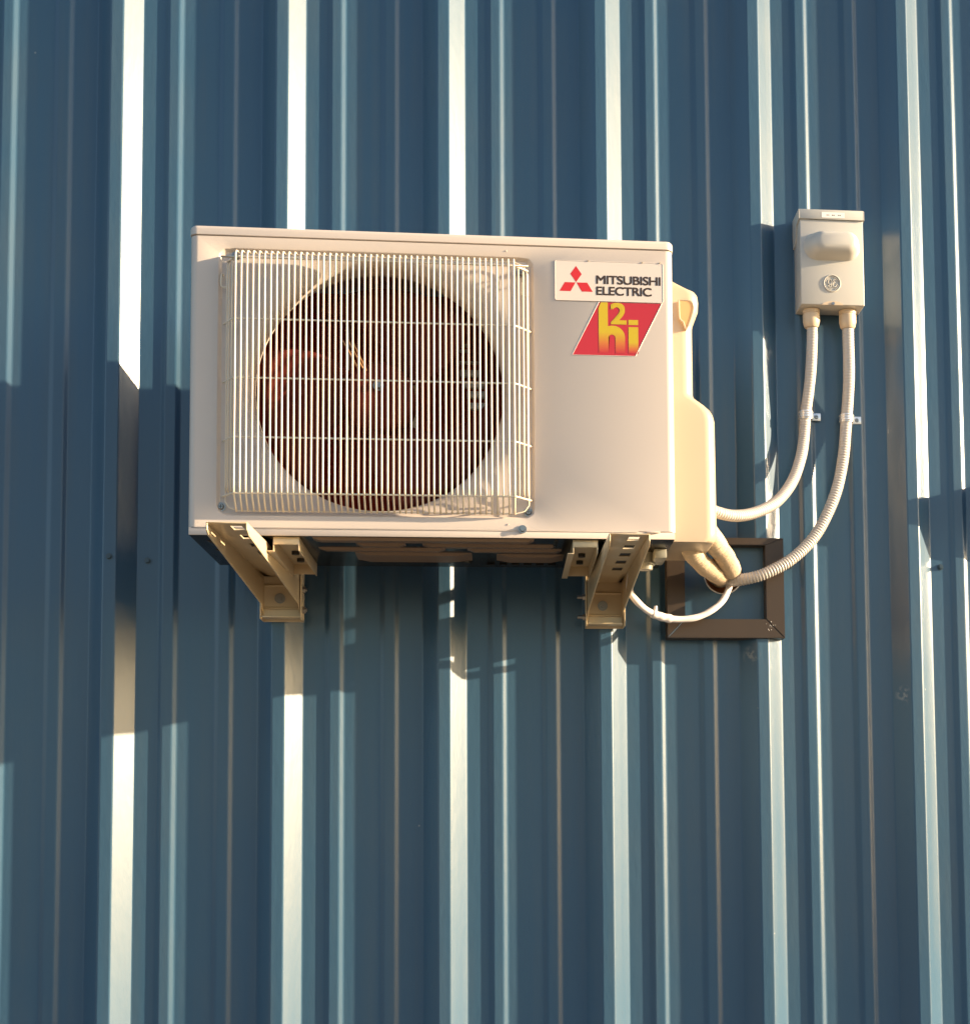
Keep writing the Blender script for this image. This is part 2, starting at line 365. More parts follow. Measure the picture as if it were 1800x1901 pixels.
def front_panel():
    x0, x1, z0, z1 = 12, 785, 10.5, 496
    angs = [2 * math.pi * i / 180 for i in range(180)] + [math.atan2(zz - FZ, xx - FX) % (2 * math.pi) for xx in (x0, x1) for zz in (z0, z1)]
    angs = sorted(angs); V = []; F = []; nr = 0
    for a in angs:
        c, s = math.cos(a), math.sin(a)
        d0 = min((x1 - FX) / c if c > 1e-9 else 1e9, (x0 - FX) / c if c < -1e-9 else 1e9, (z1 - FZ) / s if s > 1e-9 else 1e9, (z0 - FZ) / s if s < -1e-9 else 1e9)
        d1 = ray_rr(a, 46, 560, 30.5, 476, 16); d2 = ray_rr(a, 49.5, 556.5, 34, 472.5, 14)
        R = [(d0, 0), (d1 + 2.2, 0), (d1 + .8, .5), (d1, 1.6), (d2, 7), (d2 - .6, 7.6)]
        # bell mouth: flat shoulder, then a quarter round into the throat
        flare = min(46, d2 - FR - 1.5)
        for t in [0, .12, .25, .4, .55, .7, .85, 1]:
            th = t * math.pi / 2; R.append((FR + flare * (1 - math.sin(th)), 8 + 24 * (1 - math.cos(th))))
        R.append((FR, 56))
        nr = len(R)
        V += [L(FX + c * d, dep, FZ + s * d) for d, dep in R]
    n = len(angs)
    for i in range(n):
        a, b = i * nr, ((i + 1) % n) * nr
        for j in range(nr - 1): F.append((a + j, a + j + 1, b + j + 1, b + j))
    # rounded vertical edges, returns at top and bottom
    def strip(pts, za, zb):
        k = len(V)
        for x, d in pts: V.extend([L(x, d, za), L(x, d, zb)])
        for i in range(len(pts) - 1): F.append((k + 2 * i, k + 2 * i + 1, k + 2 * i + 3, k + 2 * i + 2))
    arc = lambda sx, cx: [(cx + sx * 12 * math.sin(t), 12 - 12 * math.cos(t)) for t in [math.pi / 2 * i / 8 for i in range(9)]]
    strip(arc(1, 785) + [(797, 30)], 10.5, 496); strip(arc(-1, 12) + [(0, 30)], 10.5, 496)
    k = len(V); V.extend([L(0, 12, 10.5), L(12, 0, 10.5), L(785, 0, 10.5), L(797, 12, 10.5), L(797, 30, 10.5), L(0, 30, 10.5)]); F.append((k, k + 1, k + 2, k + 3, k + 4, k + 5))
    k = len(V); V.extend([L(0, 12, 496), L(12, 0, 496), L(785, 0, 496), L(797, 12, 496), L(797, 30, 496), L(0, 30, 496)]); F.append((k, k + 1, k + 2, k + 3, k + 4, k + 5)[::-1])
    return mk('front_panel', V, F, IVORY, ac, ang=35)
front_panel()
def lbox(name, a, b, m, parent=ac, bev=0, seg=2):
    return box(name, L(*a), L(*b), m, parent, bev, seg)
lbox('side_panel', (794.5, 30.5, 10), (796.5, 285, 496), IVORY, bev=.4)
# lid: rounded plan corners and rolled upper edge
def lid():
    bm = bmesh.new(); x0, x1, d0, d1 = -1.5, 798.5, -1.5, 287
    def outline(ins, r=13):
        pts = []
        for cx, cz, a0 in ((x1 - r, d1 - r, 0), (x0 + r, d1 - r, 90), (x0 + r, d0 + r, 180), (x1 - r, d0 + r, 270)):
            for i in range(7):
                a = math.radians(a0 + 15 * i); pts.append((cx + math.cos(a) * (r - ins), cz + math.sin(a) * (r - ins)))
        return pts
    rings = []
    for ins, z in ((1.2, 497.4), (0, 498.3), (0, 507), (.8, 510.5), (3, 513), (6.5, 514.3), (10, 514.6)):
        rings.append([bm.verts.new(L(x, d, z)) for x, d in outline(ins)])
    n = len(rings[0])
    for A, B in zip(rings, rings[1:]):
        for i in range(n): bm.faces.new((A[i], A[(i + 1) % n], B[(i + 1) % n], B[i]))
    bm.faces.new(rings[-1]); bm.faces.new(rings[0][::-1]); return from_bm('lid', bm, IVORY, ac)
lid()
# base pan with upturned front lip
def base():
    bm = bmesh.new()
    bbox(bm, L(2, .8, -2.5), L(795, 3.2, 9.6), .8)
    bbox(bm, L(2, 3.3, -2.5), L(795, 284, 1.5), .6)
    o = from_bm('base_pan', bm, BASE_SHADE, ac)
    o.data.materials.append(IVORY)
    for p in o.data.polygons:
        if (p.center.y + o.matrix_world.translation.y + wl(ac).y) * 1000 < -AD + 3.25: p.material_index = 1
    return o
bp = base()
lbox('lip_groove', (10, -.4, 9.0), (734, .6, 10.2), IVORY, bev=.3)
lbox('lip_tab', (748, -2.2, 8), (770, .5, 10.5), IVORY, bev=.8)
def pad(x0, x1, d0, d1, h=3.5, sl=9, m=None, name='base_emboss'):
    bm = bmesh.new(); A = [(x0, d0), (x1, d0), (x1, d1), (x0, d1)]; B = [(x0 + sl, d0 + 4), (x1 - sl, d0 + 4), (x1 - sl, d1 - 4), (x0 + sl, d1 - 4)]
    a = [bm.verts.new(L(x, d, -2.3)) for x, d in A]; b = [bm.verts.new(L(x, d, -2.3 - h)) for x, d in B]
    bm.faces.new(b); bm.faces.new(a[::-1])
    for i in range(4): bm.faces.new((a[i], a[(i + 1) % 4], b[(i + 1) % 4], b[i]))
    return from_bm(name, bm, m or BASE_GLINT, ac)
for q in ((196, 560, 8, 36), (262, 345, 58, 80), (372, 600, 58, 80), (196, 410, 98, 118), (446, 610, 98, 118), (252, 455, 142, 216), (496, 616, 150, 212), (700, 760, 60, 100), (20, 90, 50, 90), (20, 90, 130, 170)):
    pad(*q, h=5, sl=24 if q[3] - q[2] > 60 else 13, m=BASE_GLINT if q[1] > 100 else BASE_SHADE)
for i in range(6): lbox('drain_slot', (480 + i * 22, 245, -5.1), (494 + i * 22, 256, -2.4), BASE_SHADE, bev=.5)
bm = bmesh.new(); cyl(bm, L(432, 225, -2.4), (0, 0, -1), 22, 5, 28, 20); from_bm('drain_socket', bm, BASE_SHADE, ac)
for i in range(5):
    bm = bmesh.new(); cyl(bm, L(596, 20 + 13 * i, -2.3), (0, 0, -1), 4, 2.5, 12, 3); from_bm('base_dimple', bm, BASE_SHADE, ac)
# mounting feet: pressed channels, open underneath
def foot(x0, x1):
    V = []; F = []
    xs = [(x0 - 6, -2.6), (x0, -2.6), (x0 + 2, -21), (x0 + 6, -24)] ; xs2 = [(x1 - 6, -24), (x1 - 2, -21), (x1, -2.6)]
    bm = bmesh.new(); t = 1.6
    bbox(bm, L(x0, 12, -25), L(x0 + t, 262, -2.6), .3); bbox(bm, L(x1 - t, 12, -25), L(x1, 262, -2.6), .3)
    bbox(bm, L(x0 + t, 12, -15), L(x1 - t, 12 + t, -2.6), .3); bbox(bm, L(x0 + t, 262 - t, -22), L(x1 - t, 262, -2.6), .3)
    bbox(bm, L(x0 + t, 12 + t, -4.4), L(x1 - t, 262 - t, -2.6), .3)
    bbox(bm, L(x0 - 9, 12, -26.4), L(x0 + t, 262, -25.1), .3)
    o = from_bm('mounting_foot', bm, GALV, ac)
    bm = bmesh.new(); cyl(bm, L((x0 + x1) / 2, 130, -4.4), (0, 0, -1), 7, 6, 6); from_bm('foot_nut', bm, DARK, o)
    bm = bmesh.new(); cyl(bm, L((x0 + x1) / 2, 200, -4.4), (0, 0, -1), 7, 6, 6); from_bm('foot_nut', bm, DARK, o)
foot(134, 176); foot(624, 666)
# left side coil guard, rear coil
lbox('coil', (8, 32, 5), (22, 268, 494), COIL); lbox('coil', (22, 252, 5), (640, 268, 494), COIL)
for i in range(16):
    lbox('coil_guard_bar', (1, 30.5, 14 + i * 31.5), (4, 284, 18 + i * 31.5), DARK)
for d in (32, 110, 200, 282): lbox('coil_guard_post', (1.2, d, 10), (3.8, d + 3, 496), DARK)
lbox('rear_guard', (2, 282, 5), (794, 285, 30), IVORY); lbox('rear_panel', (560, 282, 30.5), (794, 284.5, 496), IVORY)
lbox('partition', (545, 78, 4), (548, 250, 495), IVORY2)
# fan: hub, three swept blades, motor and motor bars
bm = bmesh.new(); hx, hz = 300, 268
rings = []
for r, d in ((56, 128), (60, 122), (60, 66), (57, 60), (50, 56.5), (36, 54), (20, 53), (8, 52.8)):
    rings.append([bm.verts.new(L(hx + math.cos(2 * math.pi * i / 48) * r, d, 251 + math.sin(2 * math.pi * i / 48) * r)) for i in range(48)])
for A, B in zip(rings, rings[1:]):
    for i in range(48): bm.faces.new((A[i], A[(i + 1) % 48], B[(i + 1) % 48], B[i]))
bm.faces.new(rings[-1]); bm.faces.new(rings[0][::-1]); hub = from_bm('fan_hub', bm, MAROON, ac)
bm = bmesh.new(); cyl(bm, L(300, 52.8, 266), (0, -1, 0), 9, 2, 20); cyl(bm, L(300, 50.8, 266), (0, -1, 0), 6, 7, 6); from_bm('hub_nut', bm, STEEL, hub)
def blade(a0):
    NR, NA = 10, 16; V = []; F = []
    for i in range(NR):
        f = i / (NR - 1); r = 56 + 142 * f; span = math.radians(62 + 26 * f); sw = math.radians(34) * f ** 1.4
        for j in range(NA):
            g = j / (NA - 1); a = a0 + sw + (g - .5) * span; dep = 64 + 52 * g + 8 * math.sin(g * math.pi) - 6 * f
            V.append(L(300 + math.cos(a) * r, dep, 251 + math.sin(a) * r))
    for i in range(NR - 1):
        for j in range(NA - 1): k = i * NA + j; F.append((k, k + 1, k + NA + 1, k + NA))
    o = mk('fan_blade', V, F, MAROON, ac, ang=80)
    s = o.modifiers.new('thickness', 'SOLIDIFY'); s.thickness = .003
for a in (50, 170, 290): blade(math.radians(a))
lbox('motor_bar', (238, 132, 6), (244, 136, 494), GALV); lbox('motor_bar', (352, 132, 6), (358, 136, 494), GALV)
bm = bmesh.new(); cyl(bm, L(300, 131, 251), (0, 1, 0), 48, 70, 32); from_bm('fan_motor', bm, DARK, ac)
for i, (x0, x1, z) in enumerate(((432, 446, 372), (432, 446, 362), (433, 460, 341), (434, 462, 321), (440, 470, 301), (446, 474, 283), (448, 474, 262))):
    lbox('light_patch_bar', (x0, 150, z - (6 if i > 2 else 2)), (x1 + 6, 162, z + (6 if i > 2 else 2)), LABELP, bev=1.5)  # added pale bars standing in for bright light patches behind the fan
bm = bmesh.new()
for k, (a, b) in enumerate((((241, 342), (268, 292)), ((249, 344), (274, 296)), ((256, 344), (280, 292)))): tube(bm, [Vector(L(a[0], 54 + k, a[1])), Vector(L(b[0], 54 + k, b[1]))], 1.4, 8)
from_bm('tan_rods', bm, mat('rod_tan', (.5, .26, .12), .35, metal=.3), ac)  # three thin tan rods set diagonally before the fan

# grille of bent wires
bm = bmesh.new()
def LP(*a): return Vector(L(*a))
loop = [LP(60, -3, 245), LP(60, -3, 428), LP(60, -2.5, 445), LP(66, -2.5, 460), LP(80, -3, 467), LP(300, -3, 467.5), LP(528, -3, 467), LP(544, -2.5, 460), LP(551, -2.5, 445), LP(551, -3, 428), LP(551, -3, 245), LP(551, -3, 62), LP(551, -2.5, 52), LP(544, -2.5, 42), LP(528, -3, 37), LP(300, -3, 37), LP(80, -3, 37), LP(66, -2.5, 42), LP(60, -2.5, 52), LP(60, -3, 62), LP(60, -3, 244)]
tube(bm, loop, 1.15, 8)
grille = from_bm('fan_grille', bm, WIRE, ac)
base_v = wl(ac)
def mesh_from(bm, m, name):
    bmesh.ops.recalc_face_normals(bm, faces=bm.faces[:]); bm.verts.index_update()
    me = bpy.data.meshes.new(name); me.from_pydata([v.co * .001 for v in bm.verts], [], [[v.index for v in f.verts] for f in bm.faces]); bm.free()
    me.materials.append(m)
    for p in me.polygons: p.use_smooth = True
    return me
def bent(pts, r, name='wire', n=8):
    bm = bmesh.new(); tube(bm, [Vector(p) for p in pts], r, n); return mesh_from(bm, WIRE, name)
PD = -31
def vpath(zt, zb, d):   # local path of one upright wire, origin on the panel face
    return [(0, -3, zt + 10), (0, d * .35, zt + 9), (0, d * .8, zt + 5), (0, d, zt - 3), (0, d, zt - 20), (0, d, 250), (0, d, zb + 14), (0, d * .97, zb + 4), (0, d * .72, zb - 6), (0, d * .4, zb - 16), (0, -3, zb - 24)]
me_w = bent(vpath(458, 60, PD), 1.65)
def place(me, x, d, z, name='wire'):
    o = bpy.data.objects.new(name, me); o.parent = grille; o.location = W(*L(x, d, z)) - base_v; COL.objects.link(o); return o
N = 49
for i in range(N):
    o = place(me_w, 77.5 + i * (527.5 - 77.5) / (N - 1), 0, 0); o.location.x += random.uniform(-.0003, .0003)
for x, d, zt, zb in ((71, -22, 452, 66), (65, -14, 448, 68), (60.5, -7, 444, 70)):
    me = bent([(0, d * .3, zt + 4), (0, d, zt - 6), (0, d, 250), (0, d, zb + 8), (0, d * .4, zb - 3)], 1.4)
    place(me, x, 0, 0)
for x, d, zt, zb in ((535, -22, 452, 66), (543, -14, 448, 68), (549.5, -7, 444, 70)):
    me = bent([(0, d * .3, zt + 4), (0, d, zt - 6), (0, d, 250), (0, d, zb + 8), (0, d * .4, zb - 3)], 1.4)
    place(me, x, 0, 0)
hp = spline([(54, 4, 0), (58, -3, 0), (66, -14, 0), (76, -27.5, 0), (100, -27.8, 0), (300, -27.8, 0), (505, -27.8, 0), (529, -27.5, 0), (541, -14, 0), (551, -3, 0), (556, 4, 0)], 8)
me_h = bent(hp, 1.55)
for z in (349, 251, 153, 61): place(me_h, 0, 0, z)
me_h2 = bent(spline([(60, -3, 0), (76, -24, 0), (84, -26, 0), (520, -26, 0), (531, -24, 0), (551, -3, 0)], 8), 1.6)
place(me_h2, 0, 0, 452)
def grille_screw(x, z, big=1):
    bm = bmesh.new(); cyl(bm, L(x, 7, z), (0, -1, 0), 7.5, 1.5, 24); cyl(bm, L(x, 5.5, z), (0, -1, 0), 5.4, 4, 24, 3.6)
    for a in (0, math.pi / 2):
        c, s = math.cos(a + .5), math.sin(a + .5)
    o = from_bm('grille_screw', bm, STEEL, ac)
    bm = bmesh.new(); bbox(bm, L(x - 3, 1.2, z - .6), L(x + 3, 1.8, z + .6)); bbox(bm, L(x - .6, 1.15, z - 3), L(x + .6, 1.75, z + 3)); from_bm('cross_slot', bm, DARK, o)
for x, z in ((52, 45), (550, 42), (73, 466), (539, 452)): grille_screw(x, z)
# grille clips at the sides
for x in (56, 546):
    for z in (420, ): 
        bm = bmesh.new(); tube(bm, spline([LP(x - 4, 6, z + 12), LP(x - 5, -3, z + 10), LP(x - 5, -4, z - 10), LP(x + 6, -5, z - 12)], 4), 1.5, 8); from_bm('grille_clip', bm, WIRE, ac)
bm = bmesh.new(); cyl(bm, L(540, .3, 12), (0, -1, 0), 7, 2, 24); cyl(bm, L(540, -1.7, 12), (0, -1, 0), 5, 4, 6, 4.2); from_bm('panel_screw', bm, STEEL, ac)
for x, z, r in ((515, 487, 1.8), (516, 20, 1.6)):
    bm = bmesh.new(); cyl(bm, L(x, .3, z), (0, -1, 0), r, 1.2, 12, r * .7); from_bm('panel_pip', bm, IVORY, ac)

# maker's plate with emblem and lettering
def plate(name, pts, d, t, m, parent, bev=.0):
    bm = bmesh.new(); prism_y(bm, [(AX + x, AZ + z) for x, z in pts], -AD - d - t, -AD - d)
    return from_bm(name, bm, m, parent)
def rr(x0, x1, z0, z1, r):
    o = []
    for cx, cz, a0 in ((x1 - r, z1 - r, 0), (x0 + r, z1 - r, 90), (x0 + r, z0 + r, 180), (x1 - r, z0 + r, 270)):
        for i in range(5): a = math.radians(a0 + 22.5 * i); o.append((cx + r * math.cos(a), cz + r * math.sin(a)))
    return o
np_ = plate('name_plate', rr(597, 780, 404.8, 473.5, 3), 0, 1.1, LABELP, ac)
bm = bmesh.new(); tube(bm, [Vector((AX + x, -AD - 1.0, AZ + z)) for x, z in rr(597, 780, 404.8, 473.5, 3) + [rr(597, 780, 404.8, 473.5, 3)[0]]], .55, 6); from_bm('plate_rim', bm, LABELP, np_)
for x in (653, 745, 775): bm = bmesh.new(); cyl(bm, L(x, -.5, 474), (0, -1, 0), 1.7, 1.8, 12, 1.2); from_bm('plate_stud', bm, IVORY2, np_)
Y0 = -AD - 1.25
def flat(name, pts, m, parent, y):
    return mk(name, [(AX + x, y, AZ + z) for x, z in pts], [list(range(len(pts)))], m, parent, smooth=False)
jx, jz = 632.3, 436.2
flat('emblem_diamond', [(jx, jz + 28.4), (jx - 9.6, jz + 14.4), (jx, jz + .4), (jx + 9.6, jz + 14.4)], RED, np_, Y0)
flat('emblem_diamond', [(jx - .8, jz - .3), (jx - 18.9, jz - .1), (jx - 28, jz - 15.6), (jx - 9.3, jz - 15.6)], RED, np_, Y0)
flat('emblem_diamond', [(jx + .8, jz - .3), (jx + 9.5, jz - 15.8), (jx + 28, jz - 15.8), (jx + 18.9, jz - .1)], RED, np_, Y0)
text_part('lettering', 'MITSUBISHI', AX + 666.3, AX + 776, AZ + 434.4, AZ + 449.5, Y0, INK, np_, thick=.45)
text_part('lettering', 'ELECTRIC', AX + 666.3, AX + 760.5, AZ + 415, AZ + 430.3, Y0, INK, np_, thick=.45)
lab = plate('slanted_label', [(671.5, 403.5), (777.5, 403.5), (731.5, 311.5), (625.5, 311.5)], 0, .35, REDL, ac)
bm = bmesh.new(); pp = [(671, 404.2), (625, 311), (731.8, 311), (778, 404)]
tube(bm, [Vector((AX + x, -AD - .3, AZ + z)) for x, z in pp], .55, 6); from_bm('label_edge', bm, WHITE, lab)
YL = -AD - .6
def Z_(zx, zy): return (597 + (zx - 85) * .118, 404.5 - (zy - 640) * .1194)
def arcp(cx, cy, rx, ry, a0, a1, n=12): return [(cx + rx * math.cos(math.radians(a0 + (a1 - a0) * i / n)), cy - ry * math.sin(math.radians(a0 + (a1 - a0) * i / n))) for i in range(n + 1)]
hpts = [(702, 735), (738, 652), (835, 652), (835, 995)] + [(p[0], p[1]) for p in arcp(905, 1160, 175, 172, 105, 0)] + [(1080, 1385), (942, 1385)] + arcp(892, 1165, 49, 48, 0, 180) + [(843, 1385), (702, 1385)]
def glyph(name, pts, m):
    bm = bmesh.new(); vs = [bm.verts.new((AX + Z_(*p)[0], YL, AZ + Z_(*p)[1])) for p in pts]
    f = bm.faces.new(vs); bmesh.ops.triangulate(bm, faces=[f]); V = [tuple(v.co) for v in bm.verts]; bm.verts.index_update(); F = [[v.index for v in f.verts] for f in bm.faces]; bm.free()
    return mk(name, V, F, m, lab, smooth=False)
glyph('letter_h', hpts, YEL)
glyph('letter_i', [(1130, 1002), (1270, 1002), (1270, 1385), (1130, 1385)], YEL)
glyph('letter_i_dot', [(1130, 897), (1270, 897), (1270, 970), (1130, 970)], YEL2)
a = Z_(872, 968); b = Z_(1104, 655)
text_part('digit_two', '2', AX + a[0], AX + b[0], AZ + a[1], AZ + b[1], YL, YEL2, lab, thick=1.3)

# service cover on the right flank
def cover():
    # (z, protrusion) outline as seen from the front
    prof = [(478, 4), (477, 12), (472, 26), (466, 42), (462, 52), (456, 56.5), (444, 58), (428, 57), (416, 52), (402, 47), (395, 46), (340, 46), (277, 46), (271, 47.5), (265, 56), (258, 66), (249, 76), (241, 81), (229, 84), (150, 84.5), (30, 85), (20, 84), (14, 80), (11, 76)]
    V = []; F = []; K = 0
    for z, p in prof:
        pts = [(795.8, 88)]
        r = min(22, p * .6)
        pts.append((797 + max(p - r - 8, 0) * .55, 89))
        for i in range(9):
            t = math.pi / 2 * i / 8; pts.append((797 + p - r + r * math.sin(t), 90 + r - r * math.cos(t)))
        pts += [(797 + p, 200), (797 + p, 272), (797 + p - 3, 276), (795.8, 276)]
        K = len(pts); V += [L(x, d, z) for x, d in pts]
    for i in range(len(prof) - 1):
        for j in range(K - 1): a = i * K + j; F.append((a, a + K, a + K + 1, a + 1))
    F.append(list(range(K))); F.append([(len(prof) - 1) * K + j for j in range(K)][::-1])
    o = mk('service_cover', V, F, IVORY2, ac, ang=50)
    bm = bmesh.new(); hp = [(817, 440), (836, 439), (842, 432), (841, 417), (830, 388), (824, 401), (818, 407)]
    prism_y(bm, [(AX + x, AZ + z) for x, z in hp], -AD + 80, -AD + 92)
    g = from_bm('handle_recess', bm, mat('handle_glow', (.52, .33, .15), .45), o)  # raised plate; the glow in the recess is put into its colour
    bm = bmesh.new(); q = [Vector(L(x, 80.5, z)) for x, z in hp]; q = q + [q[0]]
    tube(bm, spline(q, 4), 1.6, 8); from_bm('handle_rim', bm, IVORY2, o)
    return o
cover()
# drain socket and terminal block seen under the right end
bm = bmesh.new(); cyl(bm, L(757, 130, -2.4), (0, 0, -1), 15, 30, 24, 12.5); cyl(bm, L(757, 130, -20), (0, 0, -1), 17, 4, 24); from_bm('drain_elbow', bm, GREY, ac)
lbox('valve_cap', (768, 80, -20), (790, 150, -2.6), GREY, bev=3)

# ------------------------------------------------------------------ wall brackets
def bracket(xf0, xf1, yf, xw0, xw1, ztop, zwb, label, bolt_side):
    root = empty('wall_bracket', W((xw0 + xw1) / 2, -H, zwb), label, 'bracket', 'steel brackets holding up the outdoor unit')
    T = 2.4; yw = -52.0
    def X(side, y):
        f = (y - yw) / (yf - yw); return (xw0 + (xf0 - xw0) * f) if side == 0 else (xw1 + (xf1 - xw1) * f)
    # top plate with slots
    V = []; F = []; ys = [yf, yf + 3]; slots = []
    y = yf + 20
    while y < -170: slots.append((y, y + 34)); y += 72
    for a, b in slots: ys += [a, b]
    ys += [yw]; ys = sorted(ys); fr = [0, .52, .80, 1]
    for yy in ys:
        for f in fr: V.append((X(0, yy) * (1 - f) + X(1, yy) * f, yy, ztop))
    for i in range(len(ys) - 1):
        hole = any(abs(ys[i] - a) < .1 for a, b in slots)
        for j in range(3):
            if hole and j == 1: continue
            k = i * 4 + j; F.append((k, k + 1, k + 5, k + 4))
    nv = len(V)
    # flanges (taper from deep at the wall to shallow at the tip)
    def zlow(yy):
        f = (yy - yf) / (yw - yf); return ztop - 17 - (ztop - 17 - (zwb + 22)) * max(0, f) ** 1.02
    yl = [yf, yf + 12] + [yf + (yw - 26 - yf) * t for t in (.2, .4, .6, .8, 1)] + [yw]
    for side in (0, 1):
        k = len(V)
        for yy in yl:
            zl = zlow(yy) if yy < yw - 1 else zwb
            if abs(yy - yf) < .1: zl = ztop - 12
            V += [(X(side, yy), yy, ztop), (X(side, yy), yy, zl)]
        for i in range(len(yl) - 1): F.append((k + 2 * i, k + 2 * i + 2, k + 2 * i + 3, k + 2 * i + 1))
    # back plate of the arm
    k = len(V); V += [(xw0, yw, ztop), (xw1, yw, ztop), (xw1, yw, zwb), (xw0, yw, zwb)]; F.append((k, k + 1, k + 2, k + 3))
    k = len(V); V += [(xw0, yw, zwb), (xw1, yw, zwb), (xw1, yw - 20, zwb + 2), (xw0, yw - 20, zwb + 2)]; F.append((k, k + 1, k + 2, k + 3))
    bm = bmesh.new(); vv = [bm.verts.new(v) for v in V]
    for f in F: bm.faces.new([vv[i] for i in f])
    bmesh.ops.remove_doubles(bm, verts=bm.verts[:], dist=.05)
    arm = from_bm('arm', bm, GALV, root)
    s = arm.modifiers.new('sheet', 'SOLIDIFY'); s.thickness = .0024; s.offset = 0
    bv = arm.modifiers.new('edge', 'BEVEL'); bv.width = .0007; bv.segments = 2; bv.limit_method = 'ANGLE'
    bm = bmesh.new(); bbox(bm, (X(0, -300) + 6, -372, ztop + 1.4), (X(1, -300) - 6, -170, -61.4), .8); from_bm('rubber_pad', bm, DARK, root)
    # ridges pressed into the back plate
    for z in (zwb + 62, zwb + 20):
        bm = bmesh.new(); tube(bm, [Vector((xw0 + 2, yw - 1.6, z)), Vector((xw1 - 2, yw - 1.6, z))], 2.6, 10); from_bm('pressed_rib', bm, GALV, root)
    bm = bmesh.new(); cyl(bm, ((xw0 + xw1) / 2 - 4, yw - 1.4, zwb + 38), (0, -1, 0), 9.5, 1.6, 28); cyl(bm, ((xw0 + xw1) / 2 - 4, yw - 3, zwb + 38), (0, -1, 0), 6, 5, 6); cyl(bm, ((xw0 + xw1) / 2 - 4, yw - 8, zwb + 38), (0, -1, 0), 3, 4, 14)
    from_bm('anchor_bolt', bm, STEEL, root)
    # channel on the wall
    bm = bmesh.new(); zt = 45
    bbox(bm, (xw0 - 4, -H - 3.2, zwb - 3), (xw1 + 4, -H - .8, zt), .5)
    bbox(bm, (xw0 - 4, -72, zwb - 3), (xw0 - 1.8, -H - 3.3, zt), .5); bbox(bm, (xw1 + 1.8, -76, zwb - 3), (xw1 + 4, -H - 3.3, zt), .5)
    from_bm('wall_channel', bm, GALV, root)
    for z in (zwb + 54, zwb + 16):
        bm = bmesh.new()
        if bolt_side < 0:
            cyl(bm, (xw0 - 4.2, -56, z), (-1, 0, 0), 6.5, 5, 6); cyl(bm, (xw0 - 9, -56, z), (-1, 0, 0), 3.4, 10, 14)
        else:
            cyl(bm, (xw1 + 4.2, -56, z), (1, 0, 0), 7, 5, 6); cyl(bm, (xw1 + 9, -56, z), (1, 0, 0), 3.4, 3, 14)
        from_bm('side_bolt', bm, STEEL, root)
    return root
bracket(531, 591, -545, 544, 611, -69, -149, 'ivory steel wall bracket under the left, fan end of the outdoor unit', 1)
bracket(1151, 1215, -525, 1142, 1208, -76, -160, 'ivory steel wall bracket under the right end of the outdoor unit, beside the hose', -1)

# ------------------------------------------------------------------ disconnect box
db = empty('disconnect_box', W(1628, 0, 474), 'small beige metal electrical disconnect box on the wall above two conduits', 'electrical box')
bx0, bx1, bz0, bz1 = 1564, 1690.5, 473, 661
bm = bmesh.new(); bbox(bm, (bx0, -66, bz0), (bx1, -4.3, bz1 - 3), 1.6, 3); from_bm('enclosure', bm, BOX, db)
bm = bmesh.new()
prism_x(bm, [(-69.5, 644), (-69.5, 661), (-66, 664), (-3, 664), (-3, 606), (-22, 604), (-34, 616), (-42, 640), (-60, 643)], bx0 - 2.2, bx0 - .4)
prism_x(bm, [(-69.5, 644), (-69.5, 661), (-66, 664), (-3, 664), (-3, 606), (-22, 604), (-34, 616), (-42, 640), (-60, 643)], bx1 + .4, bx1 + 2.2)
bbox(bm, (bx0 - .4, -69.5, 644), (bx1 + .4, -67.6, 662.5), .6); bbox(bm, (bx0 - .4, -67.5, 661.6), (bx1 + .4, -3, 664), .6)
from_bm('rain_cap', bm, BOX, db)
def bulge():
    levels = [(0, 1571, 1683.5, 562, 617, 27), (3, 1572.5, 1682, 563.5, 616, 26), (10, 1577, 1680, 566, 615, 24), (18, 1583, 1677, 569, 613.5, 21), (24, 1588, 1673, 573, 611.5, 18), (27.5, 1593, 1668, 577, 609, 15), (29.5, 1600, 1662, 582, 606, 11.5)]
    bm = bmesh.new(); rg = []
    for d, x0, x1, z0, z1, r in levels:
        o = []
        for cx, cz, a0 in ((x1 - r, z1 - r, 0), (x0 + r, z1 - r, 90), (x0 + r, z0 + r, 180), (x1 - r, z0 + r, 270)):
            for i in range(9): a = math.radians(a0 + 11.25 * i); o.append((cx + r * math.cos(a), cz + r * math.sin(a)))
        rg.append([bm.verts.new((x, -66 - d, z)) for x, z in o])
    n = len(rg[0])
    for A, B in zip(rg, rg[1:]):
        for i in range(n): bm.faces.new((A[i], A[(i + 1) % n], B[(i + 1) % n], B[i]))
    bm.faces.new(rg[-1]); return from_bm('cover_bulge', bm, BOX, db, ang=60)
bulge()
def circ(cx, cz, r, y, a0=0, a1=360, n=32): return [Vector((cx + r * math.cos(math.radians(a0 + (a1 - a0) * i / n)), y, cz + r * math.sin(math.radians(a0 + (a1 - a0) * i / n)))) for i in range(n + 1)]
bm = bmesh.new(); cx, cz, y = 1626, 516, -67
tube(bm, circ(cx, cz, 16.2, y), 1.3, 8); tube(bm, circ(cx, cz, 13.2, y, 20, 80, 8), .8, 6); tube(bm, circ(cx, cz, 13.2, y, 110, 170, 8), .8, 6); tube(bm, circ(cx, cz, 13.2, y, 200, 260, 8), .8, 6); tube(bm, circ(cx, cz, 13.2, y, 290, 350, 8), .8, 6)
def script(pts, r=.95): tube(bm, spline([Vector((cx + a, y - .3, cz + b)) for a, b in pts], 1), r, 6)
script([(-1.5, 5.5), (-4, 8), (-7.5, 5.5), (-7.5, 0), (-4.5, -2), (-1.5, 1.5), (-1.5, 5), (-1.8, -3), (-4, -8), (-8, -6), (-5, -3.5), (0, -.5), (3, 2)])
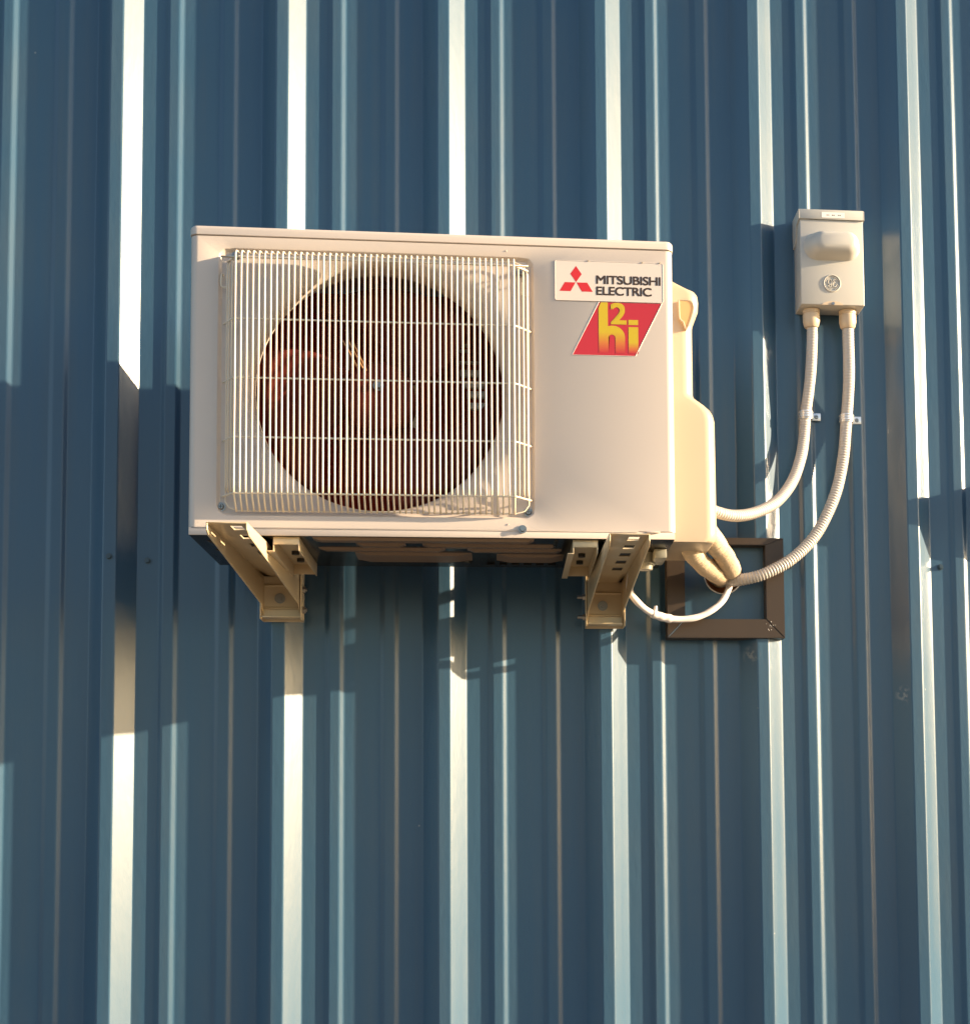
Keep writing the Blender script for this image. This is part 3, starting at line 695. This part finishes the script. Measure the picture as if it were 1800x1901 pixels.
script([(7.5, 6), (5.5, 8.5), (2.5, 6.5), (4, 3), (6, 2), (2.5, .5), (1, -4), (4, -7.5), (8, -4.5), (9.5, -1)])
from_bm('round_emblem', bm, BOX, db)
lb = box('paper_label', (1607, -69.9, 647), (1653, -69.6, 658), WHITE, db)
bm = bmesh.new()
for x, w_ in ((1617, 2), (1620.5, 1.5), (1628, 2.6), (1632, 1.2), (1640, 1.4), (1643, 2)): bbox(bm, (x, -70.1, 651.3), (x + w_, -69.95, 653.2))
from_bm('label_print', bm, INK, lb)
bm = bmesh.new(); prism_y(bm, [(1626 + 21 * math.cos(math.radians(a)), 472.2 + 7.5 * math.sin(math.radians(a))) for a in range(0, 181, 15)], -68, -66.2)
hs = from_bm('knockout_hasp', bm, FITT, db)
bm = bmesh.new(); cyl(bm, (1627, -68, 475), (0, -1, 0), 3, 1.5, 14); from_bm('hasp_rivet', bm, STEEL, hs)

# ------------------------------------------------------------------ conduits, straps
def conduit(pts, r, label, ftop):
    root = empty('flexible_conduit', W(*pts[0]), label, 'conduit', 'flexible conduits below the disconnect box')
    sp = spline([Vector(p) for p in pts], .9); pitch = 5.6
    L0 = sum((b - a).length for a, b in zip(sp, sp[1:]))
    def rad(s):
        k = .5 - .5 * math.cos(2 * math.pi * s / pitch); bend = min(1, max(.4, (s - 150) / 160)); return r - 1.5 * bend * (1 - k ** .6) + .12 * math.sin(s * .07)
    bm = bmesh.new(); tube(bm, sp, rad, 20); from_bm('jacket', bm, COND, root, ang=80)
    x, y, z = ftop
    bm = bmesh.new(); rg = []
    for rr_, dz in ((13, 0), (17, -.5), (17, -7), (15.8, -8), (15.8, -9), (16.8, -10), (16.8, -24), (14.8, -33), (12.8, -36), (10, -36.5)):
        rg.append([bm.verts.new((x + rr_ * math.cos(2 * math.pi * i / 32) * (1 + (.012 * (i % 2) if -25 < dz < -9 else 0)), y + rr_ * math.sin(2 * math.pi * i / 32), z + dz)) for i in range(32)])
    for A, B in zip(rg, rg[1:]):
        for i in range(32): bm.faces.new((A[i], A[(i + 1) % 32], B[(i + 1) % 32], B[i]))
    bm.faces.new(rg[0]); bm.faces.new(rg[-1][::-1]); from_bm('box_connector', bm, FITT, root)
    return root
conduit([(1590, -34, 470), (1592, -32, 434), (1588, -26, 348), (1578, -18, 266), (1573, -22, 218), (1561, -42, 171), (1536, -78, 116), (1497, -120, 68), (1448, -160, 38), (1402, -195, 25), (1358, -222, 29), (1320, -240, 42)], 11.2,
        'left ribbed conduit curving from the disconnect box into the outdoor unit', (1590, -34, 472.6))
conduit([(1663, -34, 470), (1664, -32, 426), (1665, -26, 339), (1660, -18, 258), (1650, -24, 176), (1629, -36, 100), (1589, -48, 23), (1538, -62, -29), (1482, -66, -60), (1437, -52, -70), (1409, -20, -66), (1398, 14, -58), (1397, 21, -57)], 11.7,
        'right ribbed conduit hanging from the disconnect box in a long curve to the pipe hole', (1663, -34, 472.6))
def strap(x, z, label):
    root = empty('pipe_strap', W(x, 0, z), label, 'strap', 'metal straps round the conduits'); r = 13.0
    bm = bmesh.new()
    for dz, rr_ in ((-5, r + .6), (0, r), (5, r + .6)):
        tube(bm, [Vector((x + rr_ * math.cos(a), -17.5 - rr_ * math.sin(a), z + dz)) for a in [math.pi * (-.25 + 1.35 * i / 20) for i in range(21)]], 1.5, 8)
    prev = None
    for i in range(21):
        a = math.pi * (-.25 + 1.35 * i / 20); cur = [bm.verts.new((x + (r + .3) * math.cos(a), -17.5 - (r + .3) * math.sin(a), z + dz)) for dz in (-8, 8)]
        if prev: bm.faces.new((prev[0], cur[0], cur[1], prev[1]))
        prev = cur
    bbox(bm, (x + 11, -7.2, z - 7.5), (x + 32, -5.4, z + 7.5), .5)
    from_bm('band', bm, ZINC, root)
    bm = bmesh.new(); cyl(bm, (x + 23, -7.2, z), (0, -1, 0), 4.3, 2.6, 20, 3.2); sc = from_bm('strap_screw', bm, STEEL, root)
    bm = bmesh.new(); bbox(bm, (x + 20.6, -10.0, z - .6), (x + 25.4, -9.75, z + .6)); from_bm('screw_slot', bm, DARK, sc)
strap(1578.5, 265, 'zinc strap fixing the left conduit to the wall'); strap(1660.5, 260, 'zinc strap fixing the right conduit to the wall')

# ------------------------------------------------------------------ refrigerant pipes and drain hose
def wrapped(pts, r, cut, label):
    root = empty('insulated_pipe', W(*pts[0]), label, 'pipe', 'insulated pipes entering the wall hole')
    sp = spline([Vector(p) for p in pts], 1.2)
    rad = lambda s: r + (1.3 if s % 4.6 < 1.6 else 0) + .5 * math.sin(s * .11)
    bm = bmesh.new(); tube(bm, sp, rad, 22); from_bm('insulation', bm, INSUL, root, ang=25)
    s = 0; i = 0
    while s < cut: s += (sp[i + 1] - sp[i]).length; i += 1
    bm = bmesh.new(); tube(bm, sp[:i + 1], lambda s: r + 1.2 + 1.3 * abs(math.sin(s * .62)) ** .5 + .4 * math.sin(s * .13), 22); from_bm('wrap_sleeve', bm, INSUL, root, ang=25)
wrapped([(1300, -225, 5), (1313, -222, -22), (1324, -210, -44), (1347, -170, -60), (1376, -110, -65), (1400, -40, -61), (1408, 10, -57), (1408, 21, -56)], 16.5, 74, 'lower, left insulated pipe running from the outdoor unit into the wall hole')
wrapped([(1338, -225, 22), (1348, -222, -6), (1364, -208, -26), (1388, -160, -41), (1408, -100, -50), (1421, -40, -50), (1424, 10, -46), (1424, 21, -45)], 18, 78, 'upper, right insulated pipe beside the first, ending in the wall hole')
HOSEP = [(1216, -190, -72), (1213, -160, -96), (1221, -130, -114), (1254, -100, -139), (1299, -80, -150), (1350, -68, -145), (1394, -56, -119), (1417, -32, -84), (1420, -4, -66), (1418, 21, -60)]
hose = empty('drain_hose', W(1222, -215, -120), 'translucent white drain hose looping from under the unit into the wall hole', 'hose')
hp_ = spline([Vector(p) for p in HOSEP], 3)
bm = bmesh.new(); tube(bm, hp_, lambda s: 6.3 + .25 * math.sin(s * .15), 16); from_bm('hose_tube', bm, HOSE, hose)
i0 = min(range(len(hp_)), key=lambda i: abs(hp_[i].x - 1262)); i1 = min(range(len(hp_)), key=lambda i: abs(hp_[i].x - 1302) + (99 if hp_[i].z > -100 else 0))
bm = bmesh.new(); tube(bm, hp_[i0:i1], lambda s: 8.2 + .5 * math.sin(s * .4), 14); cyl(bm, hp_[i0 + 2] + Vector((0, -2, 5)), (.1, 0, 1), 4.5, 11, 12, 3.2); from_bm('hose_tie', bm, HOSE, hose)

# ------------------------------------------------------------------ vent hood stand-in, unseen right of the view, shaped to throw the rib shadow
vh = empty('shadow_wedge', W(2010, 0, 0), 'unseen vent hood to the right of the disconnect box, throwing a shadow', 'caster')
bm = bmesh.new(); prism_x(bm, [(-4.5, 0), (-18, 2), (-74, 108), (-74, 138), (-70, 141), (-4.5, 141)], 1958, 2075); from_bm('wedge', bm, BRONZE, vh)
bm = bmesh.new(); bbox(bm, (1950, -4.4, -8), (2083, -4.0, 150)); from_bm('flange', bm, BRONZE, vh)

S.render.resolution_x = 969; S.render.resolution_y = 1024
